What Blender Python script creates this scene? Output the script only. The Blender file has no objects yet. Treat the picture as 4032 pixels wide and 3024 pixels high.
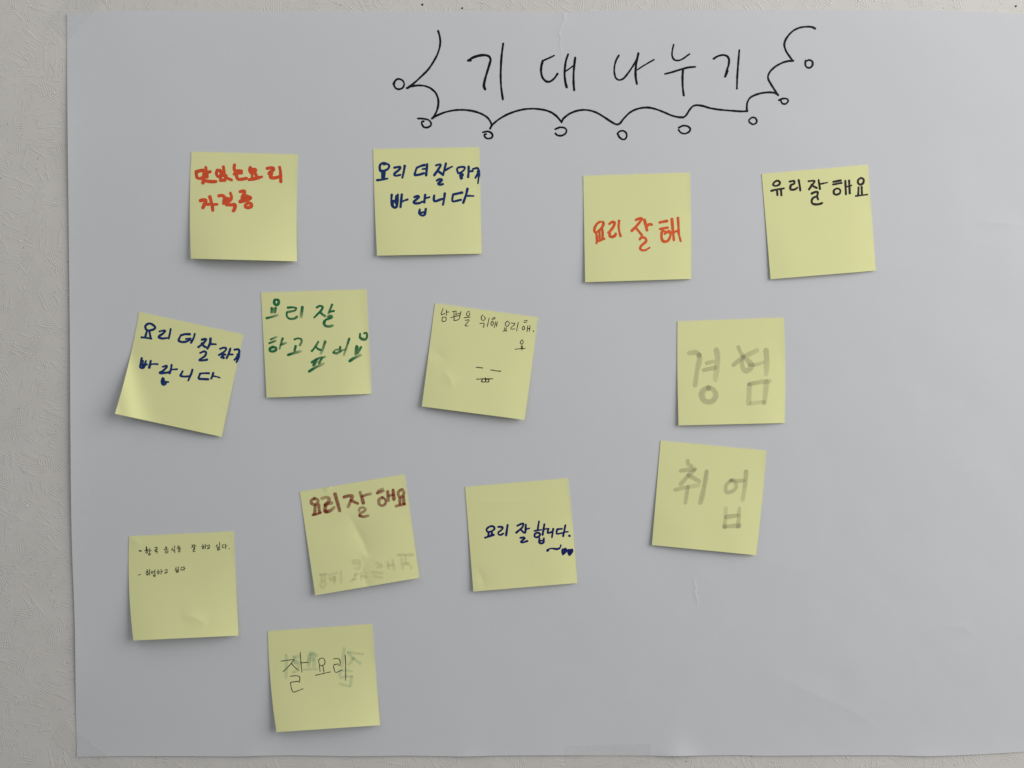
import bpy, math, random
import numpy as np
from mathutils import Vector, Euler

random.seed(7)
rng = np.random.default_rng(7)
S = bpy.context.scene
COL = S.collection

# ------------------------------------------------------------------ camera
W0, H0 = 4032.0, 3024.0            # measuring frame of the photograph
FPX = 3044.0                       # focal length in those pixels
CAM_D = 0.553                      # metres from the wall
CAM_Z = 1.4635
PITCH = math.radians(-1.45)
cam_d = bpy.data.cameras.new("camera")
cam_d.sensor_width = 36.0
cam_d.lens = FPX * 36.0 / W0
cam_d.clip_start = 0.01
cam_d.clip_end = 50
cam = bpy.data.objects.new("camera", cam_d)
COL.objects.link(cam)
cam.location = (0, -CAM_D, CAM_Z)
cam.rotation_euler = (math.pi / 2 + PITCH, 0, 0)
S.camera = cam
S.render.resolution_x, S.render.resolution_y = 1024, 768

# ------------------------------------------------------------------ world + lamp
wd = bpy.data.worlds.new("World")
S.world = wd
wd.use_nodes = True
bg = wd.node_tree.nodes["Background"]
bg.inputs[0].default_value = (0.93, 0.96, 1.0, 1)     # light bounced about the room
bg.inputs[1].default_value = 0.19

def area(name, loc, target, sx, sy, power, color):
    l = bpy.data.lights.new(name, 'AREA')
    l.shape = 'RECTANGLE'
    l.size, l.size_y = sx, sy
    l.energy = power
    l.color = color
    o = bpy.data.objects.new(name, l)
    COL.objects.link(o)
    o.location = loc
    o.rotation_euler = (Vector(target) - Vector(loc)).to_track_quat('-Z', 'Y').to_euler()
    return o
area("window_light", (1.6, -0.9, 2.08), (0.0, 0, 1.45), 1.3, 1.6, 34.5, (1.0, 0.99, 0.975))
area("added_fill_light", (-0.6, -0.6, 2.6), (-0.2, 0, 1.3), 1.4, 1.0, 4.6, (0.97, 0.98, 1.0))  # unseen fill lamp, added to brighten the top and upper left

S.view_settings.view_transform = 'Standard'
S.view_settings.look = 'None'
S.view_settings.exposure = 0.0
S.view_settings.gamma = 1.0
S.cycles.max_bounces = 6
S.cycles.transparent_max_bounces = 24

# ------------------------------------------------------------------ measuring: photograph pixel -> point at height h off the wall
cp, sp = math.cos(PITCH), math.sin(PITCH)
def P(u, v, h):
    """the point standing h metres off the wall that the photograph shows at (u, v)"""
    u = np.asarray(u, float); v = np.asarray(v, float); h = np.asarray(h, float)
    dx = (u - W0 / 2) / FPX
    dz = -(v - H0 / 2) / FPX
    X, Y, Z = dx, cp - dz * sp, sp + dz * cp
    k = (CAM_D - h) / Y
    return np.stack([X * k, -h, CAM_Z + Z * k], -1)

# ------------------------------------------------------------------ materials
def mat(name):
    m = bpy.data.materials.new(name)
    m.use_nodes = True
    nt = m.node_tree
    for n in list(nt.nodes): nt.nodes.remove(n)
    out = nt.nodes.new('ShaderNodeOutputMaterial')
    return m, nt, out
def node(nt, kind, **kw):
    n = nt.nodes.new(kind)
    for k, v in kw.items():
        if k.startswith('i_'):
            key = k[2:]
            n.inputs[int(key) if key.isdigit() else key.replace('_', ' ')].default_value = v
        else:
            setattr(n, k, v)
    return n
def vmath(nt, op, a, b=None):
    n = node(nt, 'ShaderNodeVectorMath', operation=op)
    for i, x in enumerate((a, b)):
        if x is None: continue
        if isinstance(x, (tuple, list)): n.inputs[i].default_value = x
        else: nt.links.new(x, n.inputs[i])
    return n
def fmath(nt, op, a, b=None, clamp=False):
    n = node(nt, 'ShaderNodeMath', operation=op, use_clamp=clamp)
    for i, x in enumerate((a, b)):
        if x is None: continue
        if isinstance(x, (int, float)): n.inputs[i].default_value = x
        else: nt.links.new(x, n.inputs[i])
    return n.outputs[0]

def paper_material(name, color, rough, mottle, bump_h, fibre_scale, broad=0.0):
    m, nt, out = mat(name)
    L = nt.links.new
    tc = node(nt, 'ShaderNodeTexCoord')
    b = node(nt, 'ShaderNodeBsdfPrincipled', i_Roughness=rough)
    b.inputs['Specular IOR Level'].default_value = 0.25
    n1 = node(nt, 'ShaderNodeTexNoise', i_Scale=45.0, i_Detail=4.0)
    n2 = node(nt, 'ShaderNodeTexNoise', i_Scale=fibre_scale, i_Detail=4.0, i_Roughness=0.65)
    L(tc.outputs['Object'], n1.inputs['Vector']); L(tc.outputs['Object'], n2.inputs['Vector'])
    f = fmath(nt, 'ADD', fmath(nt, 'MULTIPLY', n1.outputs[0], mottle), fmath(nt, 'MULTIPLY', n2.outputs[0], mottle * 0.8))
    f = fmath(nt, 'ADD', f, 1.0 - 0.9 * mottle)
    c = vmath(nt, 'SCALE', color)
    L(f, c.inputs['Scale'])
    L(c.outputs[0], b.inputs['Base Color'])
    bp = node(nt, 'ShaderNodeBump', i_Strength=1.0, i_Distance=bump_h)
    hgt = n2.outputs[0]
    if broad:
        n3 = node(nt, 'ShaderNodeTexNoise', i_Scale=170.0, i_Detail=3.0)
        L(tc.outputs['Object'], n3.inputs['Vector'])
        hgt = fmath(nt, 'ADD', hgt, fmath(nt, 'MULTIPLY', n3.outputs[0], broad))
    L(hgt, bp.inputs['Height'])
    L(bp.outputs[0], b.inputs['Normal'])
    L(b.outputs[0], out.inputs[0])
    return m

M_POSTER = paper_material("white_drawing_paper", (0.685, 0.688, 0.70), 0.8, 0.03, 0.00003, 900, broad=1.3)
M_NOTE = paper_material("yellow_note_paper", (0.855, 0.855, 0.42), 0.8, 0.04, 0.00003, 1100)

def wallpaper_material():
    m, nt, out = mat("embossed_wallpaper")
    L = nt.links.new
    tc = node(nt, 'ShaderNodeTexCoord')
    def strokes(cell, across, along, seed, lo, hi, comb=0.0):
        p = vmath(nt, 'ADD', tc.outputs['Object'], (seed, 0.0, seed * 0.7))
        wob = node(nt, 'ShaderNodeTexNoise', i_Scale=90.0, i_Detail=2.0)
        L(p.outputs[0], wob.inputs['Vector'])
        ws = vmath(nt, 'SCALE', wob.outputs['Color']); ws.inputs['Scale'].default_value = 0.008
        pw = vmath(nt, 'ADD', p.outputs[0], ws.outputs[0])
        vo = node(nt, 'ShaderNodeTexVoronoi', i_Scale=cell)
        L(pw.outputs[0], vo.inputs['Vector'])
        sx = node(nt, 'ShaderNodeSeparateColor'); L(vo.outputs['Color'], sx.inputs[0])
        ang = fmath(nt, 'MULTIPLY', sx.outputs[0], 6.28)
        rot = node(nt, 'ShaderNodeVectorRotate', rotation_type='Y_AXIS')
        L(p.outputs[0], rot.inputs['Vector']); L(ang, rot.inputs['Angle'])
        off = vmath(nt, 'SCALE', vo.outputs['Color']); off.inputs['Scale'].default_value = 9.0
        q = vmath(nt, 'ADD', rot.outputs[0], off.outputs[0])
        if comb:
            sp = node(nt, 'ShaderNodeSeparateXYZ'); L(q.outputs[0], sp.inputs[0])
            wv = node(nt, 'ShaderNodeTexNoise', i_Scale=210.0, i_Detail=2.0); L(q.outputs[0], wv.inputs['Vector'])
            ph = fmath(nt, 'ADD', fmath(nt, 'MULTIPLY', sp.outputs[0], 6.2832 / comb), fmath(nt, 'MULTIPLY', wv.outputs[0], 9.0))
            br = node(nt, 'ShaderNodeTexNoise', i_Scale=1.7, i_Detail=2.0)
            st = vmath(nt, 'MULTIPLY', q.outputs[0], (across, 0.0, along)); L(st.outputs[0], br.inputs['Vector'])
            v = fmath(nt, 'MULTIPLY', fmath(nt, 'ADD', fmath(nt, 'MULTIPLY', fmath(nt, 'SINE', ph), 0.5), 0.5), br.outputs[0])
        else:
            st = vmath(nt, 'MULTIPLY', q.outputs[0], (across, 0.0, along))
            no = node(nt, 'ShaderNodeTexNoise', i_Scale=1.0, i_Detail=1.5, i_Distortion=0.5)
            L(st.outputs[0], no.inputs['Vector'])
            v = no.outputs[0]
        mr = node(nt, 'ShaderNodeMapRange', interpolation_type='SMOOTHSTEP')
        mr.inputs[1].default_value, mr.inputs[2].default_value = lo, hi
        L(v, mr.inputs[0])
        return mr.outputs[0]
    a = strokes(85.0, 300.0, 170.0, 0.0, 0.26, 0.46, comb=0.00165)
    b_ = strokes(60.0, 380.0, 70.0, 3.7, 0.57, 0.64)
    msk = node(nt, 'ShaderNodeTexNoise', i_Scale=75.0, i_Detail=2.0)
    L(tc.outputs['Object'], msk.inputs['Vector'])
    mk = node(nt, 'ShaderNodeMapRange'); mk.inputs[1].default_value, mk.inputs[2].default_value = 0.47, 0.56
    L(msk.outputs[0], mk.inputs[0])
    h = fmath(nt, 'ADD', fmath(nt, 'MULTIPLY', a, mk.outputs[0]), fmath(nt, 'MULTIPLY', b_, 0.9))
    fine = node(nt, 'ShaderNodeTexNoise', i_Scale=1400.0, i_Detail=3.0)
    L(tc.outputs['Object'], fine.inputs['Vector'])
    h = fmath(nt, 'ADD', h, fmath(nt, 'MULTIPLY', fine.outputs[0], 0.35))
    bp = node(nt, 'ShaderNodeBump', i_Strength=1.0, i_Distance=0.000095)
    L(h, bp.inputs['Height'])
    # tiny dark pits and pale flecks printed in the paper
    v2 = node(nt, 'ShaderNodeTexVoronoi', i_Scale=190.0); L(tc.outputs['Object'], v2.inputs['Vector'])
    sc = node(nt, 'ShaderNodeSeparateColor'); L(v2.outputs['Color'], sc.inputs[0])
    dot = fmath(nt, 'MULTIPLY', fmath(nt, 'LESS_THAN', v2.outputs['Distance'], 0.085), fmath(nt, 'GREATER_THAN', sc.outputs[0], 0.80))
    n1 = node(nt, 'ShaderNodeTexNoise', i_Scale=30.0, i_Detail=5.0); L(tc.outputs['Object'], n1.inputs['Vector'])
    cr = node(nt, 'ShaderNodeValToRGB')
    cr.color_ramp.elements[0].position, cr.color_ramp.elements[1].position = 0.3, 0.7
    cr.color_ramp.elements[0].color = (0.70, 0.67, 0.625, 1)
    cr.color_ramp.elements[1].color = (0.735, 0.705, 0.66, 1)
    L(n1.outputs[0], cr.inputs[0])
    mx = node(nt, 'ShaderNodeMix', data_type='RGBA')
    L(dot, mx.inputs[0]); L(cr.outputs[0], mx.inputs[6]); mx.inputs[7].default_value = (0.3, 0.28, 0.26, 1)
    b = node(nt, 'ShaderNodeBsdfPrincipled', i_Roughness=0.62)
    b.inputs['Specular IOR Level'].default_value = 0.35
    L(mx.outputs[2], b.inputs['Base Color']); L(bp.outputs[0], b.inputs['Normal'])
    L(b.outputs[0], out.inputs[0])
    return m
M_WALL = wallpaper_material()

def ink_material(name, color, rough=0.55, streak=0.0, grain=1500.0):
    """ink whose cover of the paper follows the pen pressure stored on the stroke"""
    m, nt, out = mat(name)
    L = nt.links.new
    at = node(nt, 'ShaderNodeAttribute', attribute_name="pressure")
    b = node(nt, 'ShaderNodeBsdfPrincipled', i_Roughness=rough)
    b.inputs['Specular IOR Level'].default_value = 0.2
    tc = node(nt, 'ShaderNodeTexCoord')
    n0 = node(nt, 'ShaderNodeTexNoise', i_Scale=260.0, i_Detail=2.0); L(tc.outputs['Object'], n0.inputs['Vector'])
    k = fmath(nt, 'ADD', fmath(nt, 'MULTIPLY', n0.outputs[0], 0.5), 0.75)
    c = vmath(nt, 'SCALE', color); L(k, c.inputs['Scale']); L(c.outputs[0], b.inputs['Base Color'])
    a = at.outputs['Fac']
    if streak:
        n = node(nt, 'ShaderNodeTexNoise', i_Scale=grain, i_Detail=3.0, i_Roughness=0.7)
        L(tc.outputs['Object'], n.inputs['Vector'])
        g = fmath(nt, 'MULTIPLY', fmath(nt, 'SUBTRACT', n.outputs[0], 0.5), streak * 2)
        a = fmath(nt, 'MULTIPLY', a, fmath(nt, 'ADD', g, 1.0), clamp=True)
    t = node(nt, 'ShaderNodeBsdfTransparent')
    mx = node(nt, 'ShaderNodeMixShader')
    L(a, mx.inputs[0]); L(t.outputs[0], mx.inputs[1]); L(b.outputs[0], mx.inputs[2])
    L(mx.outputs[0], out.inputs[0])
    return m
INK = {
    'black':  ink_material("black_marker_ink", (0.006, 0.006, 0.009), 0.4),
    'red':    ink_material("red_marker_ink", (0.76, 0.095, 0.03), 0.5, 0.05),
    'orange': ink_material("orange_red_marker_ink", (0.82, 0.125, 0.03), 0.5, 0.12),
    'navy':   ink_material("navy_marker_ink", (0.009, 0.034, 0.15), 0.45, 0.03),
    'violet': ink_material("violet_blue_marker_ink", (0.007, 0.012, 0.13), 0.45, 0.03),
    'charcoal': ink_material("charcoal_marker_ink", (0.02, 0.019, 0.018), 0.5, 0.1),
    'green':  ink_material("green_board_marker_ink", (0.004, 0.18, 0.07), 0.55, 0.35, 900),
    'maroon': ink_material("brown_red_marker_ink", (0.30, 0.030, 0.018), 0.6, 0.5, 900),
    'pen':    ink_material("black_ballpoint_ink", (0.012, 0.012, 0.014), 0.5, 0.1),
    'grey':   ink_material("faded_grey_ink", (0.21, 0.215, 0.165), 0.8, 0.35, 700),
    'ghost':  ink_material("ink_showing_through", (0.32, 0.29, 0.19), 0.8, 0.4, 700),
    'greenghost': ink_material("green_ink_showing_through", (0.20, 0.40, 0.31), 0.8, 0.3, 700),
}

def tape_material(name, color, cover):
    m, nt, out = mat(name)
    L = nt.links.new
    b = node(nt, 'ShaderNodeBsdfPrincipled', i_Roughness=0.38)
    b.inputs['Base Color'].default_value = color
    tc = node(nt, 'ShaderNodeTexCoord')
    n = node(nt, 'ShaderNodeTexNoise', i_Scale=120.0, i_Detail=3.0); L(tc.outputs['Object'], n.inputs['Vector'])
    a = fmath(nt, 'ADD', fmath(nt, 'MULTIPLY', n.outputs[0], 0.06), cover - 0.03)
    t = node(nt, 'ShaderNodeBsdfTransparent', i_Color=(0.995, 0.995, 0.993, 1))
    mx = node(nt, 'ShaderNodeMixShader')
    L(a, mx.inputs[0]); L(t.outputs[0], mx.inputs[1]); L(mx.outputs[0], out.inputs[0])
    tl = node(nt, 'ShaderNodeBsdfTranslucent', i_Color=(0.95, 0.95, 0.94, 1))       # the milky film passes light on as well as back
    m2 = node(nt, 'ShaderNodeMixShader'); m2.inputs[0].default_value = 0.5
    L(b.outputs[0], m2.inputs[1]); L(tl.outputs[0], m2.inputs[2]); L(m2.outputs[0], mx.inputs[2])
    return m
M_TAPE = tape_material("clear_tape", (0.8, 0.79, 0.78, 1), 0.075)
M_TAPE_LIT = tape_material("clear_tape_lit", (0.82, 0.83, 0.85, 1), 0.085)  # same clear tape, its sheen at the top left put into a paler colour

def plain(name, color, rough=0.6, metallic=0.0):
    m, nt, out = mat(name)
    b = node(nt, 'ShaderNodeBsdfPrincipled', i_Roughness=rough, i_Metallic=metallic)
    tc = node(nt, 'ShaderNodeTexCoord')
    n = node(nt, 'ShaderNodeTexNoise', i_Scale=800.0); nt.links.new(tc.outputs['Object'], n.inputs['Vector'])
    c = vmath(nt, 'SCALE', color)
    nt.links.new(fmath(nt, 'ADD', fmath(nt, 'MULTIPLY', n.outputs[0], 0.3), 0.85), c.inputs['Scale'])
    nt.links.new(c.outputs[0], b.inputs['Base Color'])
    nt.links.new(b.outputs[0], out.inputs[0])
    return m
M_PIT = plain("dark_hole_disc", (0.03, 0.027, 0.025), 0.9)  # near-black colour of the pin hole discs
M_FLECK = plain("pearl_fleck", (0.95, 0.95, 0.95), 0.2)

# ------------------------------------------------------------------ object helpers
def link_mesh(name, V, F, m, parent=None, origin=(0, 0, 0), smooth=True, pressure=None):
    V = np.asarray(V, float) - np.asarray(origin, float)
    me = bpy.data.meshes.new(name)
    me.from_pydata(V.tolist(), [], [tuple(int(i) for i in f) for f in F])
    me.materials.append(m)
    if smooth:
        me.polygons.foreach_set("use_smooth", [True] * len(me.polygons))
    if pressure is not None:
        a = me.attributes.new("pressure", 'FLOAT', 'POINT')
        a.data.foreach_set("value", np.asarray(pressure, np.float32))
    me.update()
    o = bpy.data.objects.new(name, me)
    COL.objects.link(o)
    if parent is not None: o.parent = parent
    else: o.location = origin
    return o
def tag(o, label=None, cat=None, group=None, kind=None):
    for k, v in (('label', label), ('category', cat), ('group', group), ('kind', kind)):
        if v: o[k] = v
    return o
def empty(name, loc):
    e = bpy.data.objects.new(name, None)
    e.empty_display_size = 0.01
    COL.objects.link(e)
    e.location = loc
    return e
def sheet_faces(nu, nv):
    """front grid + back grid + rim of a thin sheet; vertices are front (nv*nu) then back"""
    i = np.arange(nv - 1)[:, None] * nu + np.arange(nu - 1)[None, :]
    a = i.ravel()
    N = nu * nv
    front = np.stack([a, a + nu, a + nu + 1, a + 1], -1)
    back = np.stack([a, a + 1, a + nu + 1, a + nu], -1) + N
    loop = list(range(nu)) + [r * nu + nu - 1 for r in range(1, nv)] + \
           [(nv - 1) * nu + c for c in range(nu - 2, -1, -1)] + [r * nu for r in range(nv - 2, 0, -1)]
    M = len(loop)                                     # the rim has vertices of its own, so that the sheet's edge stays crisp
    rim = [(2 * N + k, 2 * N + (k + 1) % M, 2 * N + M + (k + 1) % M, 2 * N + M + k) for k in range(M)]
    return np.concatenate([front, back, np.array(rim)], 0), np.array(loop)
def link_sheet(name, Fr, thick, nu, nv, m, parent, origin):
    F, loop = sheet_faces(nu, nv)
    Bk = Fr.copy(); Bk[:, 1] += thick
    return link_mesh(name, np.concatenate([Fr, Bk, Fr[loop], Bk[loop]]), F, m, parent, origin)

def value_noise(u, v, cell, seed):
    """smooth noise in -1..1"""
    r = np.random.default_rng(seed)
    G = r.uniform(-1, 1, (64, 64))
    x, y = u / cell + 11.3, v / cell + 7.7
    x0, y0 = np.floor(x).astype(int), np.floor(y).astype(int)
    fx, fy = x - x0, y - y0
    fx, fy = fx * fx * fx * (fx * (fx * 6 - 15) + 10), fy * fy * fy * (fy * (fy * 6 - 15) + 10)
    g = lambda i, j: G[i % 64, j % 64]
    return (g(x0, y0) * (1 - fx) + g(x0 + 1, y0) * fx) * (1 - fy) + (g(x0, y0 + 1) * (1 - fx) + g(x0 + 1, y0 + 1) * fx) * fy
def seg_dist(u, v, pts):
    """distance to a polyline, and how far along it (0..1) the nearest point lies, and the signed side"""
    best = np.full(np.shape(u), 1e9); along = np.zeros(np.shape(u)); side = np.zeros(np.shape(u))
    pts = [np.array(p, float) for p in pts]
    Ls = [np.linalg.norm(b - a) for a, b in zip(pts, pts[1:])]
    tot = sum(Ls); acc = 0
    for (a, b), l in zip(zip(pts, pts[1:]), Ls):
        d = (b - a) / l
        t = np.clip((u - a[0]) * d[0] + (v - a[1]) * d[1], 0, l)
        px, py = a[0] + d[0] * t, a[1] + d[1] * t
        dist = np.hypot(u - px, v - py)
        k = dist < best
        best = np.where(k, dist, best); along = np.where(k, (acc + t) / tot, along)
        side = np.where(k, np.sign((u - a[0]) * d[1] - (v - a[1]) * d[0]), side)
        acc += l
    return best, along, side
def crease(u, v, pts, amp, width):
    d, t, s = seg_dist(u, v, pts)
    return amp * np.exp(-d / width) * np.sin(np.pi * t) ** 0.8
def sstep(x, a, b):
    t = np.clip((x - a) / (b - a), 0, 1)
    return t * t * (3 - 2 * t)

# ------------------------------------------------------------------ wall
def wall():
    V = []; x0, x1, z0, z1, d = -1.6, 1.6, 0.0, 2.6, 0.12
    for y in (0.0, d):
        V += [(x0, y, z0), (x1, y, z0), (x1, y, z1), (x0, y, z1)]
    F = [(0, 1, 2, 3), (7, 6, 5, 4), (0, 4, 5, 1), (1, 5, 6, 2), (2, 6, 7, 3), (3, 7, 4, 0)]
    o = link_mesh("wall", V, F, M_WALL, smooth=False)
    tag(o, "greige embossed wallpaper wall behind the white sheet", "wall", kind="structure")
    # pin holes: shallow dark discs with a raised torn lip
    for (u, v, r) in ((1663, 18, 3.6), (1820, 32, 3.0), (4000, 24, 3.2)):
        Vp, Fp = [], []
        n = 12
        for k, (rr, hh) in enumerate(((0.0, 0.00005), (0.6, 0.00006), (1.0, 0.0002), (1.25, 0.00003))):
            for j in range(n):
                a = 2 * math.pi * j / n
                q = r * rr * (1 + 0.2 * math.sin(3 * a + u))
                Vp.append(P(u + q * math.cos(a), v + q * math.sin(a), hh))
        for k in range(3):
            for j in range(n):
                Fp.append((k * n + j, k * n + (j + 1) % n, (k + 1) * n + (j + 1) % n, (k + 1) * n + j))
        link_mesh("pin_hole", Vp, Fp, M_PIT, parent=o)
    # pearly flecks stuck in the wallpaper
    spots = [(104, 233), (90, 274), (213, 366), (235, 475), (110, 8), (119, 23), (417, 3), (3382, 2), (3478, 9), (3447, 3),
             (238, 260), (199, 1310), (106, 1992), (3337, 2985), (58, 1350), (150, 1450), (30, 640), (80, 950), (212, 800)]
    Vf, Ff = [], []
    for (u, v) in spots:
        b = len(Vf); r = random.uniform(2.6, 3.8)
        for j in range(6):
            a = j * math.pi / 3 + u
            Vf.append(P(u + r * math.cos(a), v + r * math.sin(a) * 0.9, 0.00022))
        Vf.append(P(u, v, 0.0005))
        for j in range(6): Ff.append((b + j, b + (j + 1) % 6, b + 6))
    f = link_mesh("fleck", Vf, Ff, M_FLECK, parent=o, smooth=False)
    f["kind"] = "stuff"
    return o
WALL = wall()

# ------------------------------------------------------------------ poster
TOP = [(264, 58), (285, 51), (320, 48), (370, 45), (455, 42), (700, 43), (1000, 44), (1500, 46), (1900, 46), (2000, 48), (2150, 50), (2222, 50.5),
       (2260, 47), (2320, 43), (2500, 40), (2600, 37.5), (3000, 38), (3300, 40), (3650, 40), (3750, 42), (3900, 47), (4032, 54), (4590, 66)]
BOT = [(303, 2980), (500, 2977), (700, 2977), (950, 2979), (1000, 2976), (1150, 2974), (1400, 2978), (1600, 2975), (1830, 2979), (1950, 2975),
       (2200, 2974), (2550, 2975), (2650, 2977.5), (2750, 2975), (2900, 2973), (3000, 2976), (3300, 2974), (3500, 2974), (3650, 2978), (3780, 2974),
       (3900, 2968), (4032, 2960), (4590, 2946)]
LEFT = [(58, 264), (190, 264), (475, 266), (1200, 274), (1400, 276), (1640, 277), (1900, 279), (2060, 281), (2240, 286), (2300, 289), (2440, 294), (2500, 295.5), (2800, 299), (2980, 303)]
def smooth_interp(x, pts, w=0):
    xs, ys = zip(*pts)
    if not w: return np.interp(x, xs, ys)
    return sum(np.interp(x + k * w, xs, ys) for k in (-1, -0.5, 0, 0.5, 1)) / 5
CR1 = [(2214, -60), (2218, 50), (2223, 78), (2212, 100), (2200, 128), (2209, 152), (2204, 172), (2209, 200), (2214, 240)]
CR2 = [(2736, 2262), (2732, 2285), (2740, 2318), (2735, 2332), (2746, 2368), (2744, 2395)]
CR3 = [(3842, 868), (3950, 880), (4060, 890)]
def poster_h(u, v):
    u = np.asarray(u, float); v = np.asarray(v, float)
    mm = 0.001
    h = 0.75 + 0.28 * value_noise(u, v, 620, 1) + 0.10 * value_noise(u, v, 260, 2)
    # looser lower right half, where the sheet shows slow waves
    loose = sstep(u + 0.6 * v, 2600, 4600)
    h += loose * (0.40 * value_noise(u * 0.75 - v * 0.66, u * 0.3 + v * 0.9, 330, 3) + 0.07 * value_noise(u, v, 95, 4))
    # free left edge stands off the wall between the taped corners
    le = smooth_interp(v, LEFT, 60)
    d = np.clip(u - le, 0, None)
    free = sstep(v, 200, 700) * (1 - sstep(v, 2500, 2850))
    h += free * 1.25 * np.exp(-d / 90) * (1 + 0.45 * np.sin(v / 210))
    # taped corners and top edge are pressed down
    h *= 1 - 0.7 * np.exp(-(np.hypot(u - 270, v - 60) / 150) ** 2)
    h += 0.0075 * np.clip(105 - ((u - 264) + (v - 55) * 0.98), 0, None) * np.clip(1 - (v - 55) / 400, 0, 1)
    h *= 1 - 0.6 * np.exp(-(np.hypot(u - 310, v - 2970) / 170) ** 2)
    h *= 1 - 0.35 * np.exp(-np.clip(v - 45, 0, None) / 60)
    # buckles along the bottom edge
    be = np.clip(2978 - v, 0, None)
    h += np.exp(-be / 55) * (0.35 + 0.5 * np.exp(-((u - 985) / 55) ** 2) + 0.4 * np.exp(-((u - 1830) / 60) ** 2) + 1.1 * np.exp(-((u - 2660) / 75) ** 2)
                             + 0.5 * np.exp(-((u - 3650) / 90) ** 2) - 0.3 * np.exp(-((u - 2390) / 150) ** 2))
    h += np.exp(-((u - 2665) / 70) ** 2) * 0.55 * np.exp(-(be / 50) ** 2)
    h += crease(u, v, CR1, 0.19, 4) + 0.12 * np.exp(-((u - 2215) / 40) ** 2) * np.exp(-np.clip(v - 45, 0, None) / 80)
    h += crease(u, v, CR2, 0.20, 4)
    h += crease(u, v, CR3, 0.20, 16)
    h += crease(u, v, [(2980, 2620), (3180, 2720), (3360, 2800), (3520, 2905)], 0.28, 60)
    h += crease(u, v, [(3700, 2470), (3790, 2465), (3840, 2510)], 0.22, 22)
    return np.maximum(h, 0.12) * mm

poster = empty("poster", P(2400, 1512, 0.0))
tag(poster, "large white paper sheet taped to the wall with the hand-drawn black title banner", "poster")
PO = np.array(poster.location)
def build_poster():
    nu, nv = 800, 480
    x = np.linspace(264, 4590, 6000)      # columns packed closer where the sheet is creased
    dens = 1 + 3.5 * np.exp(-((x - 2211) / 16) ** 2) + 3.5 * np.exp(-((x - 2738) / 14) ** 2) + 1.5 * np.exp(-((x - 264) / 30) ** 2)
    cum = np.r_[0, np.cumsum(dens[1:])]
    s = (np.interp(np.linspace(0, cum[-1], nu), cum, x) - 264)[None, :] / (4590 - 264)
    s[0, 0], s[0, -1] = 0.0, 1.0
    t = np.linspace(0, 1, nv)[:, None]
    ut, ub = 264 + s * (4590 - 264), 303 + s * (4590 - 303)
    vt = smooth_interp(ut, TOP, 18); vb = smooth_interp(ub, BOT, 30)
    vt = vt + 0 * t
    u = ut * (1 - t) + ub * t
    v = vt * (1 - t) + vb * t
    le = smooth_interp(v, LEFT, 30) - (264 + (303 - 264) * t)
    u = u + le * (1 - s) ** 3
    h = poster_h(u, v)
    Fr = P(u, v, h).reshape(-1, 3)
    link_sheet("paper_sheet", Fr, 0.00018, nu, nv, M_POSTER, poster, PO)
build_poster()

# ------------------------------------------------------------------ pen strokes
def parse(txt):
    out = []
    for st in txt.split(';'):
        st = st.strip()
        if not st: continue
        opt = {}
        if ':' in st:
            o, st = st.split(':')
            for kv in o.split():
                k, v = kv.split('='); opt[k] = v
        out.append((opt, np.array([[float(x) for x in p.split(',')] for p in st.split()])))
    return out
def smooth_line(p, step):
    if len(p) == 1: p = np.vstack([p, p + [0.5, 0]])
    if len(p) > 2:
        q = np.vstack([2 * p[0] - p[1], p, 2 * p[-1] - p[-2]])
        seg = []
        for i in range(1, len(q) - 2):
            n = max(2, int(np.linalg.norm(q[i + 1] - q[i]) / step) + 1)
            t = np.linspace(0, 1, n, endpoint=False)[:, None]
            m1, m2 = 0.42 * (q[i + 1] - q[i - 1]), 0.42 * (q[i + 2] - q[i])
            seg.append((2 * t**3 - 3 * t**2 + 1) * q[i] + (t**3 - 2 * t**2 + t) * m1 + (-2 * t**3 + 3 * t**2) * q[i + 1] + (t**3 - t**2) * m2)
        seg.append(q[-2][None])
        p = np.vstack(seg)
    d = np.r_[0, np.cumsum(np.linalg.norm(np.diff(p, axis=0), axis=1))]
    n = max(3, int(d[-1] / step) + 1)
    x = np.linspace(0, d[-1], n)
    return np.stack([np.interp(x, d, p[:, 0]), np.interp(x, d, p[:, 1])], -1)
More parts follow.
